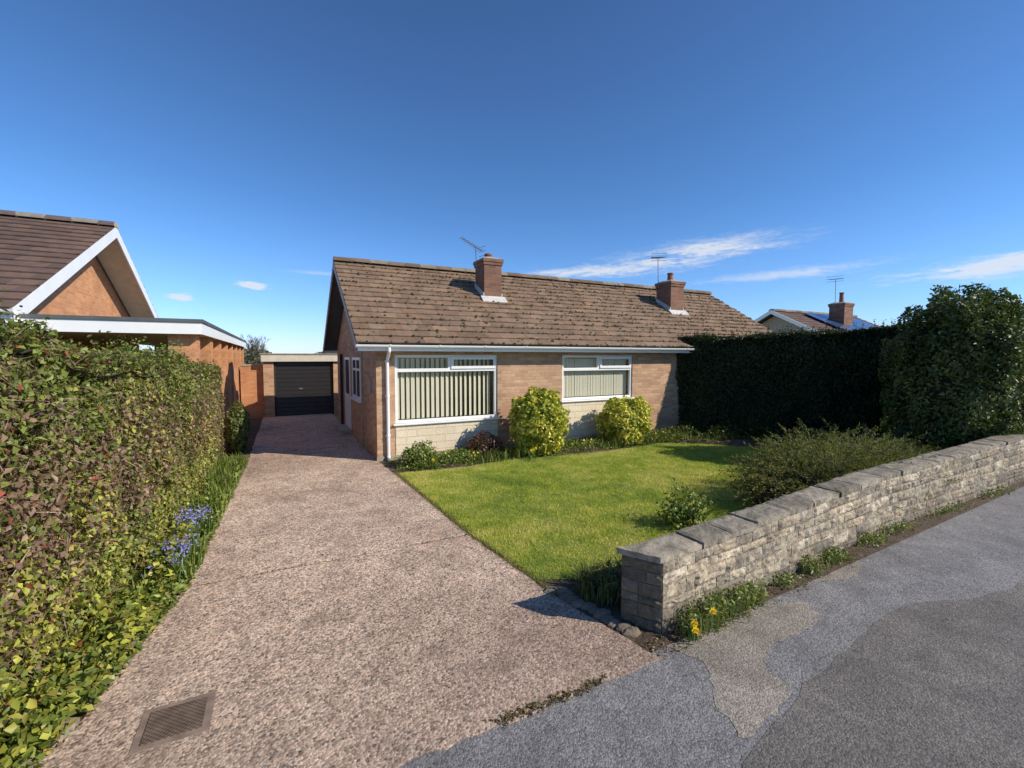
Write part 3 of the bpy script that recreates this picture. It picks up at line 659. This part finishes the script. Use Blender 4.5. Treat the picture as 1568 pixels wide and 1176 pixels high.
for i in range(12):
    t=i/11; cx=2.14+.20*t+r.uniform(-.04,.04); cy=3.38-.8*t; R=r.uniform(.035,.07); rows=[]; f=r.uniform(.7,1.2)
    for a in range(6):
        ph=math.pi*a/5; rows.append([(cx+R*1.3*math.sin(ph)*math.cos(b)*r.uniform(.85,1.15),cy+R*math.sin(ph)*math.sin(b)*r.uniform(.85,1.15),.01+R*.6*math.cos(ph)) for b in np.linspace(0,2*math.pi,9)])
        rows[-1][-1]=rows[-1][0]
    mb.grid(rows,'stone',(.24*f,.19*f,.14*f))
mb.make('edging_stones',None,0,False)
# ================================================================= VEGETATION
def rnd(n,a=.7,b=1.3): return (a+(b-a)*rng.random(n))[:,None]
def col_left(P):
    n=len(P); nz=vnoise(P,1.6,31); hz=np.clip(P[:,2]/2.2,0,1)
    green=pal([(.09,.12,.022),(.17,.21,.04),(.29,.32,.07)],rng.random(n))
    brown=pal([(.13,.08,.05),(.25,.155,.10),(.36,.245,.17)],rng.random(n))
    yel=pal([(.22,.25,.04),(.46,.46,.07),(.36,.27,.08)],rng.random(n))
    wb=np.clip(1.25-np.abs(hz-.52)*3.3+(nz-.5)*1.8,0,1)*.62; wb=(rng.random(n)<wb)[:,None]
    wy_=(rng.random(n)<np.clip((.58-hz)*1.3+(vnoise(P,2.5,8)-.5)*1.2,0,.5))[:,None]
    C=np.where(wb,brown,green); C=np.where(wy_,yel,C)
    red=(rng.random(n)<.015)[:,None]; C=np.where(red,np.array([.36,.09,.05]),C)
    return C*rnd(n)
def twigs(P,nn):
    k=rng.random(len(P))<.24; Q=P[k]; n=len(Q)
    return leaf_arrays(Q,nn[k],.17,.006,pal([(.13,.085,.05),(.38,.26,.18)],rng.random(n)),1.3,0)
hedge('privet_hedge',(-1.42,1.6),(-1.02,10.7),1.15,2.33,1.84,150000,.048,.030,col_left,'leaf','corebr',.13,.13,3,twigs,.32,shoots=900)
DG=[(.012,.02,.007),(.022,.034,.010),(.038,.055,.015),(.07,.085,.024)]
def col_dark(P): return pal(DG,.25+.5*vnoise(P,2.2,5)+.35*(rng.random(len(P))-.4))*rnd(len(P))
hedge('conifer_hedge',(9.6,9.85),(13.2,5.1),1.4,2.5,2.8,100000,.075,.032,col_dark,'leaf','core',.10,.13,6,None,.2,shoots=500)
def col_laurel(P): return pal([(.03,.045,.010),(.06,.085,.017),(.11,.14,.03),(.22,.24,.065)],.1+.55*vnoise(P,1.8,15)+.4*rng.random(len(P)))*rnd(len(P))
shrub('laurel_bush',(11.45,3.85,1.5),(1.22,1.0,1.78),44000,.08,.042,col_laurel,12,.18,.26,.82,.8,fr=3.4)
shrub('laurel_bush',(13.5,4.25,1.45),(1.7,1.1,1.7),26000,.09,.045,col_laurel,13,.16,.26,.82,.8,fr=3.4)
def col_jun(P): return pal([(.05,.06,.018),(.10,.11,.032),(.18,.18,.055),(.32,.27,.10)],.05+.5*vnoise(P,3,25)+.45*rng.random(len(P)))*rnd(len(P))
def sprays(c,R,n,seed,up=.35,Ls=(.35,.75),leafn=34,lc=col_jun,L=.045,W=.014):
    parts=[]; r=np.random.default_rng(seed)
    for i in range(n):
        a=r.random()*2*math.pi; q=r.random()**.5; base=np.array([c[0]+R[0]*q*math.cos(a)*.85,c[1]+R[1]*q*math.sin(a)*.85,0])
        base[2]=R[2]*(.25+.7*math.sqrt(max(0,1-q*q)))*(.7+.4*r.random())
        d=np.array([math.cos(a)*R[0]/max(R),math.sin(a)*R[1]/max(R),up*(.4+r.random())]); d+=r.normal(size=3)*.25; d/=np.linalg.norm(d); L_=r.uniform(*Ls)
        t=r.random((leafn,1)); P=base+d*t*L_+np.array([0,0,-1])*(t**2)*L_*.15+r.normal(size=(leafn,3))*(.030*(1.1-t))
        P[:,2]=np.maximum(P[:,2],.03); parts.append((P,np.tile(d,(leafn,1))))
    P=np.concatenate([p for p,_ in parts]); D=np.concatenate([d for _,d in parts]); n=len(P)
    Dd=nrm(D+rng.normal(size=(n,3))*.5); S=nrm(np.cross(Dd,rng.normal(size=(n,3)))); Lr=(L*(.6+.8*rng.random(n)))[:,None]
    V=np.stack([P-S*W*.3,P+Dd*Lr*.5+S*W*.5,P+Dd*Lr,P+Dd*Lr*.5-S*W*.5],1).reshape(-1,3); b=np.arange(n)[:,None]*4
    return V,np.concatenate([b+[0,1,2],b+[0,2,3]],0),np.repeat(lc(P),4,0)
J=empty('spreading_juniper'); A=[sprays((7.3,3.85),(1.6,.62,.66),900,4,.22,(.35,.85),48),sprays((8.9,4.2),(1.0,.8,.68),420,5,.22,(.35,.75),48)]
np_mesh('foliage',*merge(A),'leafdry',J); mb=MB(); core_blob(mb,(7.3,3.85,.1),(1.7,.6,.5),4,.15,.95); core_blob(mb,(8.9,4.2,.1),(1.1,.8,.52),5,.15,.95); mb.make('shade_core',J)  # only dark core blobs, coloured as the shade under the sprays
VAR=[(.09,.14,.02),(.22,.29,.04),(.60,.56,.07),(.78,.70,.16)]
def col_var(P): return pal(VAR,.15+.5*vnoise(P,5,2)+.45*rng.random(len(P)))*rnd(len(P))
shrub('variegated_euonymus',(4.92,8.42,.70),(.60,.52,.68),8500,.085,.055,col_var,21,.24,.38,.66,.85,depth=.13,fr=3)
shrub('variegated_euonymus',(7.45,8.60,.50),(.64,.5,.58),7500,.085,.055,col_var,22,.28,.38,.62,.9,depth=.13,fr=3)
def col_red(P): return pal([(.07,.025,.02),(.17,.06,.045),(.14,.11,.04)],rng.random(len(P)))*rnd(len(P))
shrub('barberry_shrub',(3.75,8.72,.2),(.42,.28,.30),2200,.05,.03,col_red,23,.3,.35,.6)
def col_lg(P): return pal([(.08,.13,.022),(.17,.23,.04),(.34,.37,.08)],.2*vnoise(P,5,2)+.8*rng.random(len(P)))*rnd(len(P))
shrub('small_shrub',(2.35,8.55,.15),(.36,.28,.3),2600,.05,.035,col_lg,24,.35,.4,.5,depth=.2)
shrub('small_shrub',(4.42,3.98,.15),(.34,.28,.32),1300,.06,.035,col_lg,25,.45,.45,.3,depth=.35,fr=3)
shrub('small_shrub',(3.2,8.6,.1),(.4,.25,.16),1800,.04,.03,col_lg,26,.3,.35,.6)
shrub('border_shrub',(-.86,11.7,.5),(.24,.6,.55),3500,.06,.04,col_laurel,27,.25,.3,.7)
def scatter_leaves(xr,yr,n,h,L,W,colfn,seed,thr=.45,sc=2.2,mask=None):
    x=rng.uniform(*xr,n);y=rng.uniform(*yr,n); P=np.stack([x,y,np.zeros(n)],1); d=vnoise(P,sc,seed); k=d+.15*rng.random(n)>thr
    if mask is not None: k&=mask(x,y)
    P=P[k]; d=d[k]; P[:,2]=.02+rng.random(len(P))*h*np.clip((d-thr)*3,.15,1); return leaf_arrays(P,np.tile([0,0,1.],(len(P),1)),L,W,colfn(P),.7)
A=[scatter_leaves((1.9,9.5),(8.12,9.2),8000,.20,.05,.028,col_lg,41,.44)]
x=rng.uniform(2,9.4,1800); P=np.stack([x,rng.uniform(8.15,8.8,1800),np.full(1800,.01)],1); k=vnoise(P,2,50)>.5; P=P[k]
A.append(blades(P,.25,.014,col_lg(P)*.7,.7,2))
P=np.stack([rng.uniform(2,9,60),rng.uniform(8.2,8.9,60),rng.uniform(.12,.25,60)],1)
A.append(leaf_arrays(P,np.tile([0,-1,.6],(len(P),1)),.05,.05,np.tile([.75,.58,.05],(len(P),1)),.5))
np_mesh('bed_plants',*merge(A),'leaf')
def mk(x,y): return (x>1)&(~inpoly(x,y,LP))&((x-9.6)*.79+(y-9.85)*.61<.1)
A=[scatter_leaves((7.5,13),(4.6,9.3),24000,.30,.07,.035,lambda P:col_lg(P)*.5,43,.33,2,mask=mk),
   scatter_leaves((2.5,7),(2.85,3.8),5000,.12,.06,.03,lambda P:col_lg(P)*.7,44,.5,3,mask=lambda x,y:~inpoly(x,y,LP))]
np_mesh('ground_cover_plants',*merge(A),'leaf')
n=420; a=rng.random(n)*6.28;q=rng.random(n)**.5; P=np.stack([2.60+.34*q*np.cos(a),3.15+.24*q*np.sin(a),np.full(n,.01)],1)
V=blades(P,.26,.014,pal([(.05,.08,.02),(.12,.16,.04),(.30,.26,.11)],rng.random(n)),1.2,2); np_mesh('strap_leaf_clump',*V,'leaf')
def lm(x,y): return (x< np.interp(y,[a for a,_ in LX],[b for _,b in LX])+.04)
def col_litter(P): return pal([(.14,.10,.06),(.32,.23,.14),(.20,.2,.09)],rng.random(len(P)))*rnd(len(P))
A=[scatter_leaves((-1.5,-.55),(2.5,11.0),13000,.22,.055,.038,col_lg,45,.40,2.6,mask=lm),
   scatter_leaves((-1.5,-.9),(2.4,6.5),6000,.30,.055,.04,col_left,46,.36,2.0,mask=lm),
   scatter_leaves((-1.5,-.50),(2.5,11.0),6000,.02,.04,.026,col_litter,47,.1,2.0,mask=lm)]
P=np.stack([rng.uniform(-1.3,-.62,4200),rng.uniform(4.6,10.5,4200),np.full(4200,.01)],1); k=(vnoise(P,1.6,51)>.5)&lm(P[:,0],P[:,1]); P=P[k]
A.append(blades(P,.22,.012,col_lg(P)*.9,.9,2))
np_mesh('border_plants',*merge(A),'leaf')
mb=MB(); r=random.Random(31)
for i in range(34):
    y=2.6+i*.24+r.uniform(-.04,.04); 
    if r.random()<.35: continue
    cx=ip(LX,y)-.05+r.uniform(-.03,.02); R=r.uniform(.05,.09); rows=[]; f=r.uniform(.7,1.2)
    for a in range(6):
        ph=math.pi*a/5; rows.append([(cx+R*.8*math.sin(ph)*math.cos(b)*r.uniform(.85,1.15),y+R*1.3*math.sin(ph)*math.sin(b)*r.uniform(.85,1.15),.0+R*.6*math.cos(ph)) for b in np.linspace(0,2*math.pi,9)])
        rows[-1][-1]=rows[-1][0]
    mb.grid(rows,'stone',(.32*f,.27*f,.21*f))
mb.make('border_stones')
def bluebells(c,R,n):
    ps=[]; P=np.stack([c[0]+R*rng.normal(size=n)*.4,c[1]+R*rng.normal(size=n)*.8,np.full(n,.01)],1)
    ps.append(blades(np.repeat(P,5,0)+rng.normal(size=(n*5,3))*[.02,.02,0],.24,.012,pal([(.07,.12,.02),(.15,.22,.05)],rng.random(n*5)),.8,2))
    Q=np.repeat(P,7,0); m_=len(Q); Q[:,2]=.19+.14*rng.random(m_); Q[:,:2]+=rng.normal(size=(m_,2))*.018
    ps.append(leaf_arrays(Q,np.tile([0.5,-.5,.5],(m_,1)),.026,.02,pal([(.16,.16,.46),(.32,.32,.66),(.22,.20,.52)],rng.random(m_)),1.2))
    return merge(ps)
np_mesh('bluebells',*bluebells((-.93,6.35),.2,36),'leaf'); np_mesh('bluebells',*bluebells((-.93,5.3),.2,30),'leaf')
A=[]
for (cx,cy,R,n,h) in((2.72,2.36,.10,110,.18),(2.95,2.38,.14,220,.20),(3.25,2.42,.2,260,.17),(3.55,2.46,.14,180,.15),(4.1,2.5,.15,80,.08),(4.55,2.54,.10,120,.13),(5.0,2.58,.20,220,.11),(5.9,2.66,.2,150,.09),(6.6,2.72,.3,120,.07),(8,2.74,.5,120,.07),(9.6,2.76,.5,110,.07)):
    P=np.stack([cx+R*rng.normal(size=n)*.6,cy+.05*rng.normal(size=n),.02+h*rng.random(n)],1); P[:,1]=np.minimum(P[:,1],cy+.06)
    A.append(leaf_arrays(P,np.tile([0,-.3,1.],(n,1)),.042,.02,col_lg(P)*.9,.7))
    P2=P[:n//2].copy(); P2[:,2]=.008; A.append(blades(P2,h*1.2,.007,pal([(.10,.15,.03),(.24,.27,.08),(.4,.34,.18)],rng.random(len(P2))),.9,2))
n=900; P=np.stack([rng.uniform(.3,2.45,n),2.26+.02*rng.normal(size=n),np.full(n,.01)],1); k=vnoise(P,5,70)>.6; P=P[k]
A.append(blades(P,.03,.005,pal([(.12,.14,.03),(.33,.27,.12)],rng.random(len(P))),.9,2)); P[:,2]=.02; A.append(leaf_arrays(P,np.tile([0,0,1.],(len(P),1)),.022,.014,pal([(.13,.09,.05),(.26,.16,.09)],rng.random(len(P))),.4))
n=5200; y=rng.uniform(3.2,8.2,n); P=np.stack([np.interp(y,[a for a,_ in RX],[b for _,b in RX])+.03+.025*rng.normal(size=n),y,np.full(n,.012)],1)
A.append(blades(P,.035,.006,pal([(.12,.16,.03),(.26,.26,.08),(.34,.24,.12)],rng.random(n)),.9))
n=500; P=np.stack([rng.uniform(-.8,1.95,n),4.93+.012*rng.normal(size=n),np.full(n,.008)],1); k=vnoise(P,3,71)>.5; P=P[k]; A.append(blades(P,.022,.006,pal([(.08,.10,.03),(.2,.19,.07)],rng.random(len(P))),.9))
n=620; x=2.3+3.2*rng.random(n)**1.5; P=np.stack([x,2.43-.2*rng.random(n)**2+.06*(x-2.4),np.full(n,.018)],1)
A.append(leaf_arrays(P,np.tile([0,0,1.],(n,1)),.020,.013,pal([(.13,.09,.05),(.33,.23,.13),(.17,.14,.08)],rng.random(n)),.4))
n=110; P=np.stack([rng.uniform(-1.2,2.4,n),rng.uniform(2.4,8.5,n),np.full(n,.024)],1)
A.append(leaf_arrays(P,np.tile([0,0,1.],(n,1)),.026,.015,pal([(.10,.07,.04),(.36,.27,.16)],rng.random(n)),.3))
np_mesh('wall_base_weeds',*merge(A),'leaf')
def daff(name,pts):
    ps=[]
    for (x,y,z) in pts:
        P=np.tile([x,y,.01],(8,1))+rng.normal(size=(8,3))*[.03,.02,0]; ps.append(blades(P,z,.012,pal([(.07,.14,.03),(.14,.21,.05)],rng.random(8)),.6,2))
        c=np.array([x,y-.02,z]); V=[];
        for i in range(6):
            a=i*math.pi/3; d=np.array([math.cos(a),-.25,math.sin(a)]); s=np.array([-math.sin(a),0,math.cos(a)])
            V+=[c,c+d*.018+s*.011,c+d*.036,c+d*.018-s*.011]
        V=np.array(V); b=np.arange(6)[:,None]*4; ps.append((V,np.concatenate([b+[0,1,2],b+[0,2,3]],0),np.tile([.85,.68,.03],(24,1))))
        R=[];
        for k,rr in((0,.010),(-.03,.016)):
            R+=[c+np.array([rr*math.cos(t),k-.004,rr*math.sin(t)]) for t in np.linspace(0,2*math.pi,9)[:-1]]
        F=[]
        for i in range(8): j=(i+1)%8; F+=[[i,j,8+j],[i,8+j,8+i]]
        ps.append((np.array(R),np.array(F),np.tile([.9,.56,.02],(16,1))))
    np_mesh(name,*merge(ps),'leaf')
daff('daffodil_clump',[(2.68,2.33,.14),(2.66,2.30,.11),(2.88,2.33,.18)])
daff('daffodil_clump',[(4.5,8.0,.22),(4.62,8.02,.25)]); daff('daffodil_clump',[(2.5,8.15,.2)])
# distant tree mass
n=42000; az=np.radians(rng.uniform(-70,95,n)); rad=rng.uniform(120,150,n); P=np.stack([np.sin(az)*rad,np.cos(az)*rad,np.zeros(n)],1)
hh=1.0+4.2*vnoise(np.stack([np.degrees(az),az*0,az*0],1),.35,3)+1.5*vnoise(np.stack([np.degrees(az),az*0,az*0],1),1.7,4); P[:,2]=rng.random(n)*hh
np_mesh('distant_trees',*leaf_arrays(P,np.tile([0,-1,.5],(n,1)),1.1,.9,pal([(.08,.10,.06),(.15,.15,.10),(.19,.16,.12)],vnoise(P,.12,4)*.6+.4*rng.random(n)),1),'leafdry')
def bare_tree(name,base,h,seed):
    mb=MB(); r=random.Random(seed)
    def br(p,d,L,R,k):
        q=p+d*L; mb.tube(p,q,R,'bark',5,R*.65,cap=False)
        if k==0: return
        for i in range(3 if k>2 else 4):
            nd=(d+Vector((r.uniform(-1,1),r.uniform(-1,1),r.uniform(-.3,.8)))*.62).normalized(); br(p+d*L*r.uniform(.6,1),nd,L*r.uniform(.6,.82),R*.58,k-1)
    br(Vector(base),Vector((0,0,1)),h*.3,h*.018,5); mb.make(name)
bare_tree('bare_tree',(-1.6,56,0),5.6,3); bare_tree('bare_tree',(-3.6,75,0),6.0,5)
# ================================================================= LIGHT / SKY / CAMERA
el=math.radians(34); S=Vector((math.cos(el)*.73,-math.cos(el)*.683,math.sin(el))).normalized()
sun=bpy.data.lights.new('sun','SUN'); sun.energy=5.0; sun.angle=math.radians(.5); sun.color=(1,.91,.77)
so=bpy.data.objects.new('sun',sun); so.rotation_euler=S.to_track_quat('Z','Y').to_euler(); COL.objects.link(so)
w=bpy.data.worlds.new('World'); scene.world=w; w.use_nodes=True; nt=w.node_tree; bg=nt.nodes['Background']
sky=N(nt,'ShaderNodeTexSky'); sky.sky_type='NISHITA'; sky.sun_disc=False; sky.sun_elevation=el; sky.sun_rotation=math.atan2(S.x,S.y); sky.air_density=1.0; sky.dust_density=.2; sky.ozone_density=2.0; sky.altitude=100
tc=N(nt,'ShaderNodeTexCoord'); sp=N(nt,'ShaderNodeSeparateXYZ'); nt.links.new(tc.outputs['Generated'],sp.inputs[0])
az=mth(nt,'MULTIPLY',mth(nt,'ARCTAN2',sp.outputs[0],sp.outputs[1]),180/math.pi); elv=mth(nt,'MULTIPLY',mth(nt,'ARCSINE',sp.outputs[2]),180/math.pi)
cb=N(nt,'ShaderNodeCombineXYZ'); nt.links.new(mth(nt,'MULTIPLY',az,.10),cb.inputs[0]); nt.links.new(mth(nt,'SUBTRACT',mth(nt,'MULTIPLY',elv,.75),mth(nt,'MULTIPLY',az,.03)),cb.inputs[1])
n1=noi(nt,cb.outputs[0],1.6,8,.66,.6)
cb2=N(nt,'ShaderNodeCombineXYZ'); nt.links.new(mth(nt,'MULTIPLY',az,.35),cb2.inputs[0]); nt.links.new(mth(nt,'MULTIPLY',elv,1.3),cb2.inputs[1])
n2=noi(nt,cb2.outputs[0],1.8,8,.7,1.0)
def blobm(a0,sa,e0,se,sl_,amp,lo,hi):
    a=mth(nt,'DIVIDE',mth(nt,'SUBTRACT',az,a0),sa); ec=mth(nt,'ADD',e0,mth(nt,'MULTIPLY',mth(nt,'SUBTRACT',az,a0),sl_)); e=mth(nt,'DIVIDE',mth(nt,'SUBTRACT',elv,ec),se)
    gss=mth(nt,'EXPONENT',mth(nt,'MULTIPLY',mth(nt,'ADD',mth(nt,'MULTIPLY',a,a),mth(nt,'MULTIPLY',e,e)),-1.0))
    v=mth(nt,'ADD',gss,mth(nt,'ADD',mth(nt,'MULTIPLY',mth(nt,'SUBTRACT',n1,.5),2.0),mth(nt,'MULTIPLY',mth(nt,'SUBTRACT',n2,.5),1.3))); mr=N(nt,'ShaderNodeMapRange'); mr.interpolation_type='SMOOTHSTEP'
    nt.links.new(v,mr.inputs[0]); mr.inputs[1].default_value=lo; mr.inputs[2].default_value=hi
    return mth(nt,'MULTIPLY',mth(nt,'MULTIPLY',mr.outputs[0],gss),amp)
tot=None
for p in((51,9,12.2,1.4,.03,1.1,.2,1.5),(44,11,10.9,1.4,.03,1.0,.3,1.5),(36,11,10.3,.9,.02,.9,.25,1.3),(76,12,7.8,1.2,.04,1.3,.25,1.3),(58,12,8.8,.8,.03,.6,.35,1.3),(-2.4,1.7,7.7,.55,-.1,1.5,.3,.9),(-8.6,1.5,6.0,.45,0,1.4,.3,.9),(4,4,9.5,.3,.0,.3,.3,1.)):
    q=blobm(*p); tot=q if tot is None else mth(nt,'ADD',tot,q)
tot=mth(nt,'MINIMUM',tot,.82)
K=2.4
tint=ramp(nt,sp.outputs[2],[(0,(1.0/K,1.22/K,1.95/K)),(.10,(.78/K,1.14/K,1.72/K)),(.3,(.60/K,1.0/K,1.46/K)),(.62,(.58/K,.86/K,1.22/K))])
c=mix(nt,1,sky.outputs[0],tint,'MULTIPLY'); c=mix(nt,1,c,(K,K,K,1),'MULTIPLY')
c=mix(nt,tot,c,(7.4,7.8,8.4,1)); nt.links.new(c,bg.inputs[0]); bg.inputs[1].default_value=.105
cam=bpy.data.cameras.new('camera'); cam.lens=16.07; cam.sensor_width=36; cam.clip_start=.05; cam.clip_end=2000
co=bpy.data.objects.new('camera',cam); co.location=(0,0,2.1); co.rotation_euler=(math.radians(90-3.35),0,math.radians(-27)); COL.objects.link(co); scene.camera=co
scene.view_settings.view_transform='Standard'; scene.view_settings.look='None'; scene.view_settings.exposure=0
